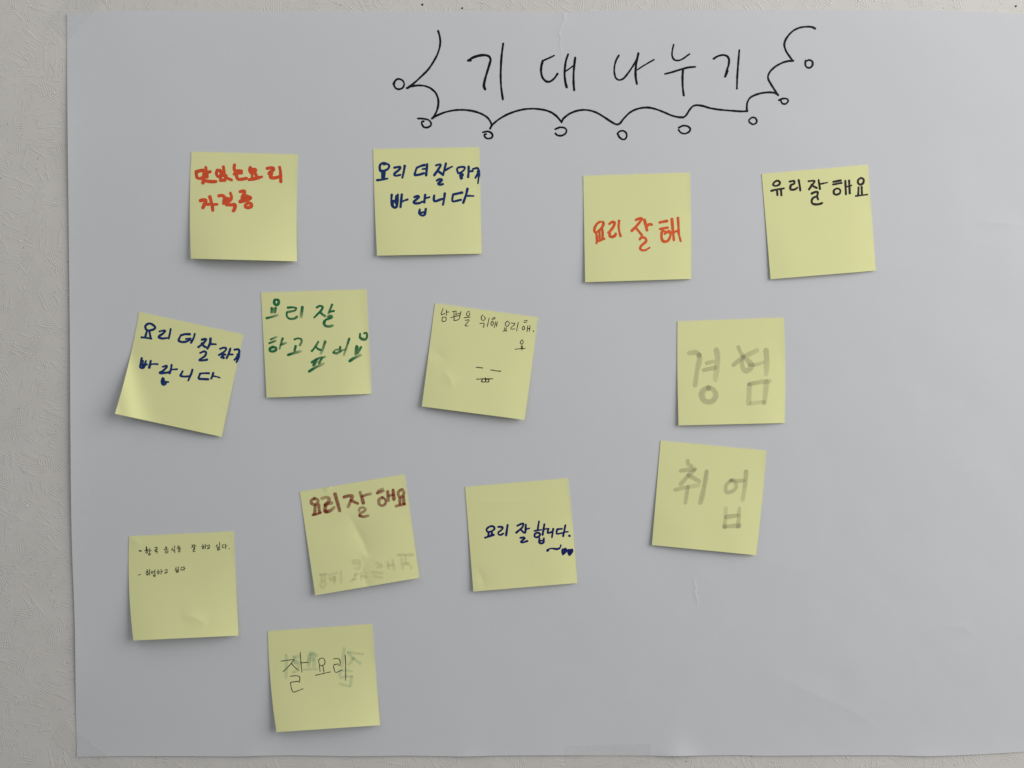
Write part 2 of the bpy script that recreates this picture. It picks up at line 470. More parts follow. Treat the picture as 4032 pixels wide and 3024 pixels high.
def ribbon(p, w, soft, a0, a1, seed):
    """a pen stroke as a round-ended ribbon: pixel positions, pressures, faces"""
    r = w / 2
    p = smooth_line(p, max(0.7, min(2.2, r * 0.5)))
    d0 = p[0] - p[1]; d0 /= np.linalg.norm(d0) + 1e-9
    d1 = p[-1] - p[-2]; d1 /= np.linalg.norm(d1) + 1e-9
    cap = np.array([0.0, 0.05, 0.15, 0.32, 0.55, 0.8])
    p = np.vstack([p[0] + d0 * r * (1 - cap)[:, None], p, p[-1] + d1 * r * (1 - cap[::-1])[:, None]])
    L = np.r_[0, np.cumsum(np.linalg.norm(np.diff(p, axis=0), axis=1))]
    def rad(e): 
        e = np.clip(e, 0, r)
        return np.sqrt(np.maximum(r * r - (r - e) ** 2, 1e-6))
    hw = np.minimum(rad(L), rad(L[-1] - L))
    rr = np.random.default_rng(seed)
    ph = rr.uniform(0, 6.28, 3)
    hw = hw * (1 + 0.06 * np.sin(L / (w * 3.1) + ph[2]) + 0.07 * np.sin(L / (w * 1.3) + ph[0]) + 0.05 * np.sin(L / (w * 0.5) + ph[1]))
    T = np.gradient(p, axis=0)
    T /= np.linalg.norm(T, axis=1)[:, None] + 1e-9
    N = np.stack([-T[:, 1], T[:, 0]], -1)
    if soft > 0: prof, al = np.array([-1, -0.62, -0.25, 0.25, 0.62, 1]), np.array([1 - soft, 1, 0.93, 0.93, 1, 1 - soft])
    else: prof, al = np.array([-1, -0.3, 0.3, 1.0]), np.ones(4)
    K = len(prof)
    q = p[:, None, :] + N[:, None, :] * (hw[:, None] * prof[None, :])[:, :, None]
    f = L / max(L[-1], 1e-6)
    prs = (a0 + (a1 - a0) * f ** 1.3)[:, None] * al[None, :]
    prs[0] *= 1 - soft; prs[-1] *= 1 - soft
    n = len(p)
    i = (np.arange(n - 1)[:, None] * K + np.arange(K - 1)[None, :]).ravel()
    F = np.stack([i, i + 1, i + K + 1, i + K], -1)
    rise = np.repeat(f, K)
    return q.reshape(-1, 2), prs.ravel(), F, rise
def write(name, txt, ink, w, origin, scale, hfun, parent, po, soft=0.0, a=(1.0, 1.0), seed=0, k_=1.0, ws=1.0):
    """one written character lying on the paper as one mesh"""
    V, A, F, b = [], [], [], 0
    for k, (opt, pts) in enumerate(parse(txt)):
        ww = float(opt.get('w', w)) * scale * 1.1 * ws
        a0, a1 = a
        if 'a' in opt: a0, a1 = (float(x) for x in opt['a'].split(','))
        q, prs, f, rise = ribbon(pts * scale + np.array(origin), ww, soft, a0 * k_, a1 * k_, seed * 97 + k)
        h = hfun(q[:, 0], q[:, 1]) + 0.00005 + 0.000006 * k + 0.000005 * rise
        V.append(P(q[:, 0], q[:, 1], h)); A.append(prs); F.append(f + b); b += len(q)
    return link_mesh(name, np.concatenate(V), np.concatenate(F), INK[ink], parent, po, smooth=False, pressure=np.concatenate(A))

TS = 1000 / 2212
A_, B_ = (1500, 80), (2300, 80)
for k, (og, txt) in enumerate([
    (A_, "w=20: 760,350 800,325 850,308 900,303 938,312 955,340 945,385 925,450 905,520 897,570 907,600; 760,350 782,350; w=17: 1065,203 1052,300 1045,400 1043,500 1048,590 1062,688"),
    (A_, "w=15: 1508,307 1460,330 1410,352; 1410,352 1397,400 1395,450 1408,500 1440,532 1475,532 1510,505 1538,465; 1630,297 1612,350 1602,420 1600,480 1607,540 1618,583; 1692,325 1683,400 1678,470 1678,540 1683,608; w=12: 1598,450 1640,422 1685,387"),
    (B_, "w=15: 303,305 280,345 265,400 263,450 275,500 305,520 345,505 390,450 430,390 460,335 473,290; 473,287 455,370 448,440 450,500 460,553; w=12: 462,432 510,400 560,370 610,342"),
    (B_, "w=14: 780,212 768,265 767,310 785,343 820,350 860,335 918,293; w=16: 705,467 770,450 850,425 910,410 968,405; 862,425 857,490 858,560 862,610 868,653"),
    (B_, "w=17: 1128,335 1165,312 1210,302 1245,312 1262,340 1258,390 1240,445 1230,490; 1250,440 1228,490; w=16: 1352,260 1345,340 1338,430 1333,510 1331,595"),
]):
    write("title_syllable", txt, 'black', 18, og, TS, poster_h, poster, PO, seed=k)
for k, (og, txt) in enumerate([
    (A_, "498,92 512,140 517,190 510,240 490,300 455,365 410,430 350,490 290,545 232,587"),
    (A_, "w=20: 228,590 240,585; 228,590 265,575 320,567 375,570 430,590 475,630 497,680 500,730 488,785 465,830 445,855"),
    (A_, "445,855 490,828 560,800 640,783 720,780 800,790 870,812 925,845 955,885 962,915 953,943"),
    (A_, "950,942 975,905 1030,860 1100,820 1180,790 1260,773 1340,770 1420,780 1480,800 1530,835 1560,870 1573,888"),
    (A_, "1573,888 1590,855 1640,815 1700,790 1760,780 1820,785 1880,805 1940,840 2000,880 2040,903 2062,908"),
    (B_, "292,907 315,895 340,862 390,810 440,780 500,763 560,760 620,772 690,798 760,828 820,843 865,845"),
    (B_, "865,845 890,825 915,785 945,750 980,739 1030,745 1100,765 1180,778 1280,787 1370,793 1422,790"),
    (B_, "1420,792 1417,760 1422,715 1445,675 1490,650 1550,633 1610,627 1660,632 1690,650"),
    (B_, "1690,652 1665,615 1630,560 1605,515 1603,480 1625,440 1670,400 1730,368 1780,355 1822,352"),
    (B_, "1820,354 1790,315 1760,270 1744,220 1752,175 1785,125 1830,85 1885,62 1950,55 1990,60 2012,72"),
]):
    write("banner_outline", txt, 'black', 16.5, og, TS, poster_h, poster, PO, seed=20 + k)
for k, (og, txt) in enumerate([
    (A_, "w=10: 104,555 118,528; 118,535 135,516 160,511 190,525 203,555 190,587 160,600 130,592 114,565 120,535"),
    (A_, "322,855 370,857 415,868 437,895 432,918 405,933 375,930 357,905 357,884 372,879"),
    (A_, "888,975 930,967 960,980 973,1005 960,1025 930,1030 908,1018 900,998 915,990"),
    (A_, "1518,948 1560,932 1600,937 1617,960 1605,988 1570,1005 1535,1000 1520,985"),
    (B_, "290,985 310,967 340,962 366,980 371,1010 355,1035 330,1035 305,1015 292,985"),
    (B_, "825,935 860,918 900,922 924,943 915,970 880,987 845,980 823,955"),
    (B_, "1435,870 1460,847 1490,850 1504,875 1495,898 1465,905 1438,885"),
    (B_, "1697,695 1730,682 1768,684 1777,705 1755,728 1727,724 1713,700"),
    (B_, "1925,362 1960,345 1988,360 1989,390 1970,412 1942,410 1926,385 1930,350"),
]):
    write("small_circle", txt, 'black', 15.5, og, TS, poster_h, poster, PO, seed=40 + k)

# ------------------------------------------------------------------ sticky notes
NS = 500 / 1659
class Note:
    def __init__(self, org, corners, label, scale=NS, lift=(2, 2), mid=0.0, p=2.0, bulge=(0, 0, 0, 0), side=0.25, extra=None, seed=0):
        """corners TL TR BR BL in the close-up's pixels; lift: mm the bottom-left / bottom-right corner stands off; bulge: bow of left, right, top, bottom edge"""
        self.org, self.sc = np.array(org, float), scale
        self.q = np.array(corners, float) * scale + self.org
        self.bul = np.array(bulge, float) * scale
        self.lift, self.mid, self.pw, self.side, self.extra, self.seed = lift, mid, p, side, extra, seed
        self.n = 64
        s, t = np.meshgrid(np.linspace(0, 1, self.n), np.linspace(0, 1, self.n))
        u, v = self.uv(s, t)
        self.H = self.height(s, t, u, v)
        c = self.q.mean(0)
        self.root = empty("sticky_note", P(c[0], c[1], float(poster_h(c[0], c[1]))))
        self.o = np.array(self.root.location)
        tag(self.root, label, "sticky note", "square yellow notes stuck on the white sheet")
        Fr = P(u, v, self.H).reshape(-1, 3)
        link_sheet("note_paper", Fr, 0.0001, self.n, self.n, M_NOTE, self.root, self.o)
    def uv(self, s, t):
        a, b, c, d = self.q
        x = [(a[i] * (1 - s) + b[i] * s) * (1 - t) + (d[i] * (1 - s) + c[i] * s) * t for i in (0, 1)]
        x[0] = x[0] + 4 * t * (1 - t) * (self.bul[0] * (1 - s) + self.bul[1] * s)
        x[1] = x[1] + 4 * s * (1 - s) * (self.bul[2] * (1 - t) + self.bul[3] * t)
        return x[0], x[1]
    def height(self, s, t, u, v):
        bl, br = self.lift[0] * 0.8, self.lift[1] * 0.8
        tt = np.clip((t - 0.12) / 0.88, 0, 1) ** self.pw
        h = tt * (bl * (1 - s) + br * s + self.mid * 4 * s * (1 - s))
        # the sheet keeps a slight arch across, its side edges dropping back
        h += self.side * (0.25 + 0.75 * t) * ((1 - (2 * s - 1) ** 4) + 1.4 * (1 - sstep(s, 0.70, 1.05) ** 1.5) - 1.0)
        h += 0.10 * value_noise(s * 100, t * 100, 38, 50 + self.seed) * (0.3 + t)
        if self.extra is not None:
            zu, zv = (u - self.org[0]) / self.sc, (v - self.org[1]) / self.sc
            h += self.extra(s, t, zu, zv)
        return poster_h(u, v) + 0.00028 + np.maximum(h, -0.05) * 0.001
    def h_at(self, u, v):
        s = np.full(np.shape(u), 0.5); t = np.full(np.shape(u), 0.5)
        for _ in range(8):
            x, y = self.uv(s, t); e = 1e-4
            xs, ys = self.uv(s + e, t); xt, yt = self.uv(s, t + e)
            a, b, c, d = (xs - x) / e, (xt - x) / e, (ys - y) / e, (yt - y) / e
            det = a * d - b * c
            rx, ry = u - x, v - y
            s = s + (d * rx - b * ry) / det; t = t + (a * ry - c * rx) / det
        n = self.n - 1
        s = np.clip(s, 0, 1) * n; t = np.clip(t, 0, 1) * n
        i, j = np.minimum(s.astype(int), n - 1), np.minimum(t.astype(int), n - 1)
        fs, ft = s - i, t - j
        H = self.H
        return (H[j, i] * (1 - fs) + H[j, i + 1] * fs) * (1 - ft) + (H[j + 1, i] * (1 - fs) + H[j + 1, i + 1] * fs) * ft
    def write(self, txt, ink, w, name="syllable", soft=0.0, a=(1, 1), k=1.0, ws=1.0):
        for i, syl in enumerate(txt.split('|')):
            if syl.strip():
                write(name, syl, ink, w, self.org, self.sc, self.h_at, self.root, self.o, soft, a, seed=self.seed * 31 + i, k_=k, ws=ws)

n = Note((720, 570), [(112, 90), (1503, 125), (1490, 1523), (105, 1487)], "yellow note with two lines of thick red marker, leftmost of the top row",
         lift=(4.4, 2.6), mid=3.0, p=2.0, bulge=(-17, -10, 0, 0), side=0.5, seed=1)
n.write("175,350 178,400 185,430 225,440 270,425; 178,352 230,338 270,335 278,380 268,430; 300,298 308,350 315,420; 312,365 355,352; 275,435 268,480 262,498; 270,465 330,476 380,481 w".replace(" w", "") + " 430,480"
        "|450,332 438,375 455,412 485,418 503,385 495,345 480,335; 530,290 538,350 537,400; w=34: 497,415 490,465; 492,402 560,402; 565,405 545,460; 490,463 550,463; w=32: 555,420 600,445 638,460"
        "|675,265 670,300 680,340 725,340 765,342; 672,382 720,370 765,368; w=36: 690,355 750,355; 700,390 705,425 725,450 770,450 830,438"
        "|880,298 872,330 885,360; w=36: 905,345 920,320 945,318 955,340 935,352; 888,305 902,350 905,375; w=34: 905,375 905,430; 942,375 960,400 960,432; 868,455 940,442 1000,427; w=28: 1000,427 1033,418"
        "|1103,308 1150,302 1183,308 1178,335 1140,355 1125,372; 1125,375 1160,370 1150,400 1142,422 1175,433 1215,430 1255,418; 1265,295 1275,350 1278,430 1280,480"
        "|228,730 270,722 300,728 288,770 262,822; 275,778 340,777; w=34: 340,777 400,780 448,778; 352,678 370,740 385,800 391,855"
        "|472,667 510,662 543,682 540,720 530,765; 545,697 600,705; w=34: 532,730 590,725; 622,633 635,670 630,710 590,750 555,765; 572,783 630,785 675,782 682,810 670,850 660,862"
        "|750,612 790,602 808,612 795,650 775,690; 790,668 840,670; w=36: 840,672 888,690 840,702 780,718 745,740; 747,742 800,732 850,717 885,697; w=38: 855,758 818,785 822,815 860,820 895,803 890,770 855,758",
        'red', 40)

n = Note((1440, 560), [(98, 88), (1485, 65), (1515, 1455), (148, 1482)], "yellow note in navy marker, second of the top row, under the banner's small circles",
         lift=(2.2, 1.6), mid=0.4, bulge=(-6, 0, 0, 0), side=0.5, seed=2)
n.write("192,375 182,330 195,288 240,270 288,287 308,310 288,350 240,373 200,372; w=20: 235,295 260,287; w=40: 220,390 222,460; w=26: 250,385 240,460; 232,390 228,460; 150,495 200,490 280,475"
        "|375,332 430,322 453,327 430,365 385,400 372,425 400,438 450,427; 510,308 500,370 480,460"
        "|668,332 648,390 642,428 700,423 760,405; 672,332 720,310 770,297; w=24: 742,350 792,345; 803,287 798,350 790,432"
        "|922,302 960,290 982,297 945,360 895,432; 938,370 980,402 1008,422; 1048,278 1030,350 1010,428; 1040,367 1080,342; w=22: 1080,342 1130,318; 930,500 965,482 998,490 970,520 947,540 967,555 1008,547"
        "|w=26: 1202,387 1193,360 1207,332 1260,322 1296,330 1280,368 1235,398 1205,402; 1225,408 1268,417 1262,438 1235,440; w=34: 1245,462 1262,458 1248,472; w=28: 1345,318 1345,380 1338,455; w=24: 1342,385 1398,375"
        "|w=26: 1402,350 1450,337 1472,350 1468,400 1435,463; w=30: 1478,372 1478,440; w=22: 1478,440 1467,535; w=24: 1462,380 1476,460"
        "|340,685 336,750 342,825 370,852 403,842 415,780 420,685; w=34: 348,772 415,767; w=22: 397,700 390,800; w=24: 355,780 358,835; w=30: 472,683 465,750 455,845; w=24: 468,780 505,762 548,747"
        "|637,717 680,702 697,717 660,750 627,780 642,798 700,795 738,777; 777,687 770,740 765,787; w=24: 777,732 833,717; w=30: 706,882 700,930 735,957 772,943 785,872; w=24: 702,905 725,922 780,905"
        "|895,697 890,740 895,768 925,768 970,750 1015,738; 1033,668 1025,740 1010,815"
        "|1142,682 1190,672 1262,657; 1142,685 1132,740 1137,773 1190,765 1243,752; w=32: 1330,608 1310,690 1275,790; w=24: 1312,700 1360,700 1408,702",
        'navy', 29)

n = Note((2270, 650), [(88, 140), (1480, 97), (1497, 1487), (113, 1530)], "yellow note with one line of orange marker at mid height, third of the top row",
         lift=(1.9, 1.6), mid=0.3, bulge=(0, 8, 0, 0), side=0.45, seed=3)
n.write("308,740 270,765 242,810 233,853 250,883 290,860 333,815 353,768 343,742; 257,882 265,930 270,988; w=24: 300,865 303,960; 337,832 342,900 340,960; w=30: 262,1018 267,1000 310,985 362,962"
        "|430,768 465,743 497,752 485,800 450,850 417,882; 420,880 436,890 432,925 460,938 500,925 513,897; w=30: 557,728 551,800 560,870 576,927"
        "|777,716 810,702 853,697 830,740 780,800 722,858; 772,812 810,860 852,912; w=34: 887,715 905,780 921,850; w=30: 917,800 950,772 983,777; 828,968 845,948 880,945 910,970 903,1005 850,1050 832,1090 862,1114 905,1110; w=24: 905,1110 955,1078"
        "|1088,750 1130,740 1183,730; w=28: 1092,835 1140,826 1192,817; 1128,850 1112,890 1112,950 1128,990 1155,1000 1195,988 1222,940 1230,880 1205,858; w=24: 1130,862 1180,872 1215,885; w=22: 1150,900 1185,878; w=34: 1247,705 1255,800 1265,900 1273,975; 1326,690 1332,780 1337,900; w=26: 1337,900 1362,992; 1262,882 1290,870 1335,852",
        'orange', 31)

n = Note((2980, 630), [(65, 182), (1450, 60), (1555, 1445), (180, 1558)], "yellow note with one line of small black marker writing, rightmost of the top row",
         lift=(1.3, 1.2), mid=0.2, side=0.4, seed=4)
n.write("263,270 228,290 212,325 245,338 288,325 303,292 282,273; 190,403 260,385 352,371; 264,398 270,457; 316,388 322,460"
        "|430,282 487,273 487,310 447,327 437,368 450,388 500,383 528,362; 547,262 560,330 568,397"
        "|677,277 740,271 757,280 720,330 682,383; 717,322 745,345 783,365; 808,262 815,310 825,377; 822,315 870,305; w=17: 870,305 922,294; 717,438 765,417 798,422 790,470 800,513; 788,477 742,490 717,530 727,568 770,580 820,575 853,562"
        "|1000,285 1050,276 1098,267; 998,320 1050,310 1107,299; 1048,372 1012,390 1006,435 1040,453 1083,435 1093,397 1068,374; 1157,273 1160,350 1165,447; 1206,268 1210,340 1215,435; w=18: 1172,350 1238,331"
        "|1358,235 1327,257 1322,298 1350,322 1388,303 1397,257 1372,236; 1330,358 1325,455; 1370,352 1374,450; w=20: 1292,470 1360,462 1443,451",
        'charcoal', 26)

def fold5(s, t, zu, zv):
    # lower left corner folded up along a line from the middle of the left edge to the bottom edge
    ax, ay, bx, by = 225.0, 560.0, 455.0, 1500.0
    l = math.hypot(bx - ax, by - ay)
    d = (-(zu - ax) * (by - ay) + (zv - ay) * (bx - ax)) / l
    k = 22.0 + 0.05 * np.clip(zv - 560, 0, None)
    soft = k * np.log1p(np.exp(np.clip(d / k, -30, 30)))
    return 0.026 * soft * (1 - 0.25 * sstep(soft, 120, 330)) + 0.0 * s
n = Note((440, 1220), [(345, 25), (1655, 310), (1380, 1595), (40, 1305)], "tilted yellow note in navy marker whose lower left corner curls off the sheet",
         scale=520 / 1659, lift=(2.0, 2.6), mid=1.4, p=1.6, bulge=(22, 0, 0, 0), side=0.4, extra=fold5, seed=5)
n.write("427,237 422,205 450,177 488,172 527,195 547,225 520,248 462,260 430,245; w=20: 497,182 525,202; 442,268 422,335; 472,265 488,348; w=22: 372,345 430,350 498,362"
        "|602,270 650,260 673,266 640,300 597,330 592,348 640,360 690,353; 740,242 730,300 716,358"
        "|867,320 920,306 982,306; 870,318 847,360 842,388 880,404 930,400 983,377; w=22: 932,365 990,360; 1043,303 1030,350 997,412"
        "|1132,375 1170,367 1188,372 1150,420 1088,468; 1132,420 1160,458 1183,468; w=28: 1241,360 1235,420 1203,487; w=22: 1238,430 1308,432; 1112,540 1160,522 1187,537 1170,580 1112,620 1100,634 1150,634 1198,625"
        "|w=24: 1362,490 1400,476 1438,482 1420,520 1347,568; 1372,555 1425,562; w=32: 1380,595 1405,600; w=24: 1388,560 1405,608; 1490,487 1470,550 1443,607; w=20: 1472,560 1522,560"
        "|w=24: 1542,500 1588,496 1602,520 1580,580 1542,628; w=26: 1602,525 1592,600 1568,655; w=22: 1578,560 1575,630"
        "|377,607 366,660 357,718 385,732 408,715 428,645; w=28: 362,690 440,687; w=20: 395,640 385,715; w=28: 490,642 480,690 471,727; w=20: 485,685 530,680 578,682"
        "|642,715 688,702 688,722 640,770 602,785 612,798 680,790 732,782; 752,692 745,740 727,797; w=20: 752,750 822,745; w=26: 642,857 627,900 637,937 668,938 688,908; w=20: 665,900 712,907; 655,870 650,925"
        "|890,772 876,800 863,828 910,838 960,835 990,825; 1013,753 1000,800 962,885"
        "|1110,800 1160,796 1222,796; 1110,805 1092,850 1102,866 1160,870 1213,872; 1275,792 1265,830 1250,862; w=20: 1272,830 1320,840 1357,852",
        'navy', 26)

n = Note((1000, 1110), [(92, 138), (1470, 97), (1535, 1462), (165, 1512)], "yellow note with two lines of green marker that fade at the stroke ends",
         lift=(1.4, 0.8), mid=0.9, bulge=(0, 0, 0, 0), side=0.7, seed=6)
n.write("w=32 a=1,.9: 272,232 263,270 285,300 315,293 325,255 312,232; a=.9,.5: 278,235 308,232; a=1,.5: 232,342 228,400; a=1,.5: 285,338 277,402; w=22 a=.6,.4: 258,345 252,400; a=1,.25: 167,473 220,460 310,435"
        "|a=1,.6: 442,336 500,332 552,342 530,375 440,393; a=.9,.7: 430,400 430,450 470,482 530,478 563,455; w=34 a=1,.2: 632,330 625,390 615,460"
        "|a=.9,1: 822,333 860,313 897,327 880,370 790,462; a=1,.5: 862,392 890,420 930,447; a=.9,.5: 1020,298 1000,350 975,410; a=.9,1: 992,390 1043,379; a=.7,1: 968,455 1005,442 1018,465 940,493; w=34 a=1,.5: 925,510 915,540 932,572 980,582 1025,570"
        "|a=.9,.2: 222,750 295,718; a=1,.4: 203,800 280,770; w=34 a=1,.8: 245,850 208,872 212,902 250,908 287,890 288,862 262,852; a=.9,.4: 375,738 355,800 335,872; a=.9,.2: 352,820 420,797"
        "|a=.9,.5: 532,750 570,737 615,747 623,780 600,828; a=1,.7: 545,838 530,898; w=32 a=1,.15: 447,953 520,930 615,905"
        "|a=.7,.9: 840,782 800,850 757,903; a=.9,1: 810,850 840,878 870,888; w=32 a=.8,.25: 930,780 905,860 875,935; w=30 a=.9,.4: 757,1050 830,1002 925,980; a=.9,.8: 808,1015 775,1090; a=.9,.6: 890,992 850,1060; w=26 a=.6,.6: 830,1012 795,1085; w=34 a=1,.15: 723,1168 800,1120 912,1065"
        "|w=22 a=.6,.6: 1040,930 1060,890 1110,880 1130,850; w=32 a=.7,.6: 1040,920 1080,933 1130,905; a=.7,.4: 1125,850 1135,895; a=.9,.25: 1245,742 1220,820 1175,955; w=24 a=.5,.4: 1130,905 1195,880"
        "|w=30 a=.8,.8: 1387,680 1385,728 1420,752 1458,752 1477,715 1472,668 1442,670; a=.4,.3: 1385,725 1440,745; w=34 a=1,.4: 1342,842 1328,945; a=.9,.4: 1400,852 1360,930; w=24 a=.5,.4: 1365,855 1345,935; w=34 a=1,.2: 1252,1033 1300,1000 1395,955",
        'green', 28, soft=0.35)

def dent7(s, t, zu, zv):
    return crease(zu, zv, [(350, 930), (430, 1020), (480, 1160)], 0.4, 60) + crease(zu, zv, [(170, 760), (270, 700), (400, 800)], -0.35, 80)
n = Note((1640, 1180), [(243, 45), (1585, 232), (1410, 1570), (70, 1395)], "tilted yellow note with fine black pen writing and a small drawn face of dashes",
         lift=(3.2, 4.4), mid=0.4, p=1.5, bulge=(0, 6, 0, 0), side=0.5, extra=dent7, seed=7)
n.write("347,115 322,195 370,180; 392,135 390,205; 393,162 425,160; 340,228 335,280 380,278 385,232 340,228"
        "|470,155 520,148; 490,160 490,215; 518,155 515,215; 450,235 525,212; 530,187 572,177; 532,213 567,203; 580,155 560,245; 495,235 490,270 520,268 555,258"
        "|690,150 660,165 655,200 680,215 695,190 690,170; 622,235 700,228; 640,270 680,262 685,275 645,320 635,340 672,342"
        "|870,200 848,220 850,260 880,270 900,245 880,220; 828,312 882,308 875,365; 950,240 925,350"
        "|995,240 1025,232; 985,258 1030,248; 990,280 972,310 985,340 1005,310 1000,282; 1035,290 1015,365; 1055,290 1045,350; 1030,325 1050,322"
        "|1185,280 1160,310 1170,345 1200,340 1213,305 1190,280; 1150,365 1148,395; 1175,365 1165,400; 1130,410 1180,405"
        "|1235,305 1285,310 1270,335 1235,365 1240,385 1285,380; 1330,295 1308,408"
        "|1410,275 1450,272; 1405,297 1440,292; 1400,345 1380,370 1395,395 1415,375 1405,348; 1455,340 1445,415; 1485,340 1475,410; 1450,378 1480,375; 1527,405 1530,418"
        "|1375,525 1355,560 1375,582 1395,555 1385,525; 1368,600 1370,630; 1385,600 1383,635; 1290,648 1350,640 1420,637; 1380,630 1378,658", 'pen', 9.3, a=(.95, .85))
n.write("780,883 865,892|970,917 1050,930 1100,935|785,1040 850,1035 995,1033; 862,1040 850,1070 895,1075 905,1040; 900,1020 900,1072; 905,1040 945,1045 940,1075 900,1072", 'pen', 11, name="face_line")

n = Note((2630, 1220), [(125, 150), (1512, 100), (1525, 1478), (140, 1510)], "yellow note with two large grey faded characters, right of the wide gap",
         lift=(1.8, 1.2), mid=0.4, bulge=(-8, 14, 0, 0), side=0.5, seed=8)
n.write("a=.5,.6: 285,565 360,555 405,590; a=.6,.5: 410,590 412,660 380,800 355,980; w=40 a=.6,.4: 510,695 590,675; w=42 a=.65,.5: 472,785 620,755; w=60 a=.6,.3: 635,530 648,620 640,750 620,905; w=56 a=.65,.6: 530,1020 470,1045 440,1110 470,1180 530,1205 590,1185 628,1115 595,1045 535,1020"
        "|w=46 a=.65,.5: 922,492 950,560 985,610; w=50 a=.65,.4: 862,715 970,630 1160,530; w=50 a=.55,.6: 985,630 965,700 985,770 1025,800 1080,765 1095,715 1045,665; w=40 a=.6,.3: 1065,720 1130,720 1240,690; w=56 a=.65,.35: 1283,535 1290,650 1285,830; w=44 a=.75,.3: 1065,970 1200,945 1330,930; a=.5,.4: 1065,985 1055,1220; a=.5,.45: 1290,940 1262,1210; w=44 a=.35,.45: 1085,1222 1150,1215 1250,1205",
        'grey', 52, soft=0.8, a=(.6, .5), k=0.38, ws=1.28)

n = Note((2540, 1710), [(203, 82), (1582, 212), (1450, 1580), (90, 1447)], "yellow note with two grey faded characters, lowest at the right",
         lift=(1.8, 2.4), mid=0.5, p=1.6, side=0.5, bulge=(0, 10, 0, 0), seed=9)
n.write("w=46: 557,352 563,390 600,412; w=44: 470,475 560,465 650,455; w=42: 640,470 570,535 465,650; w=44: 570,535 630,570 705,612; w=46 a=.6,.25: 400,725 500,700 700,665; w=42: 560,690 545,780 528,890; w=46 a=.75,.6: 805,490 780,640 750,790 725,890"
        "|w=40: 1120,605 1062,660 1052,735 1075,762 1150,738 1192,688 1170,625 1120,605; w=38: 1135,597 1210,610 1290,605; w=48 a=.7,.35: 1320,492 1310,620 1295,740 1275,850; w=44 a=.35,.6: 1055,970 1050,1080 1040,1210; w=46 a=.45,.6: 1232,975 1225,1080 1215,1200; w=46: 1060,1080 1210,1060; w=46: 1042,1205 1130,1200 1230,1192",
        'grey', 44, soft=0.8, a=(.62, .55), k=0.38, ws=1.28)

def fold10(s, t, zu, zv):
    return (crease(zu, zv, [(690, 560), (800, 760), (900, 950), (960, 1130), (1010, 1250)], -1.1, 130)
            + crease(zu, zv, [(960, 1130), (880, 1330), (950, 1510), (985, 1700)], -0.8, 110)
            + crease(zu, zv, [(880, 1160), (1000, 1130)], 0.35, 35)
            + crease(zu, zv, [(380, 250), (440, 235), (470, 260)], 0.5, 40))
n = Note((1160, 1850), [(68, 288), (1437, 58), (1630, 1410), (270, 1640)], "creased yellow note with brownish red writing and faint mirrored marks along its bottom",
         lift=(3.6, 3.4), mid=0.4, p=1.4, side=0.4, extra=fold10, seed=10)
n.write("w=34 a=.75,.6: 258,375 218,400 222,440 268,453 307,420 300,388 260,373; a=.7,.8: 268,470 263,575; a=.7,.8: 315,460 325,555; w=30: 242,588 290,578 338,560"
        "|a=.4,.8: 358,373 420,357 453,377 440,420 400,455; a=.7,.5: 400,462 440,440 485,432; a=.6,.9: 405,465 395,540 420,550; a=.9,.4: 405,540 430,545 470,530 515,492; w=42 a=.8,.75: 530,320 555,410 588,528"
        "|w=34 a=.9,.5: 648,355 700,340 752,342 740,390 700,480; w=32 a=.7,.9: 737,397 780,420 822,438; w=36 a=.6,.9: 857,298 880,370 898,432; w=34 a=.8,.4: 888,345 940,325 990,315; w=30 a=.5,.6: 842,530 852,500 900,492 927,515 900,547 852,570 848,598; w=36 a=.95,.4: 858,600 900,612 958,600"
        "|w=32 a=.85,.5: 1082,303 1120,290 1158,275; w=28 a=.6,.3: 1092,277 1150,247; w=32 a=.6,.8: 1140,362 1103,390 1105,448 1150,468 1188,438 1188,392 1152,362; a=.8,.6: 1217,288 1225,398; a=.9,.8: 1287,268 1298,385; w=28 a=.6,.6: 1228,340 1288,325"
        "|w=34 a=.7,.6: 1383,262 1352,300 1367,348 1408,348 1428,300 1410,258; a=.7,.9: 1375,370 1375,440; a=.7,.9: 1423,352 1428,438; w=32 a=.6,.8: 1328,473 1380,460 1438,447",
        'maroon', 36, soft=0.7, a=(.8, .7), k=0.8, ws=1.2)
n.write("330,1368 410,1362; 355,1372 350,1450; 395,1372 395,1440; 368,1460 337,1500 360,1540 400,1508 400,1470"
        "|450,1372 550,1347; 525,1400 460,1412; 470,1440 530,1440; 525,1400 520,1480; 605,1335 610,1470"
        "|760,1192 830,1182 850,1210; 770,1222 845,1232 838,1290 790,1290; 800,1360 770,1430; 735,1450 800,1420; 870,1350 870,1430; 880,1390 940,1400; 790,1372 830,1362"
        "|1020,1335 1140,1352; 1045,1390 1140,1408; 1072,1222 1130,1240; 1217,1205 1230,1280; 1282,1185 1300,1300; 1225,1250 1290,1240; 1090,1270 1140,1262"
        "|a=.75,.7: 1358,1112 1542,1112; 1450,1130 1450,1200; 1397,1160 1402,1230; 1480,1217 1420,1240 1412,1288; 1450,1222 1518,1250 1528,1288",
        'ghost', 30, name="show_through_mark", soft=0.6, a=(.5, .45), k=0.23, ws=1.25)

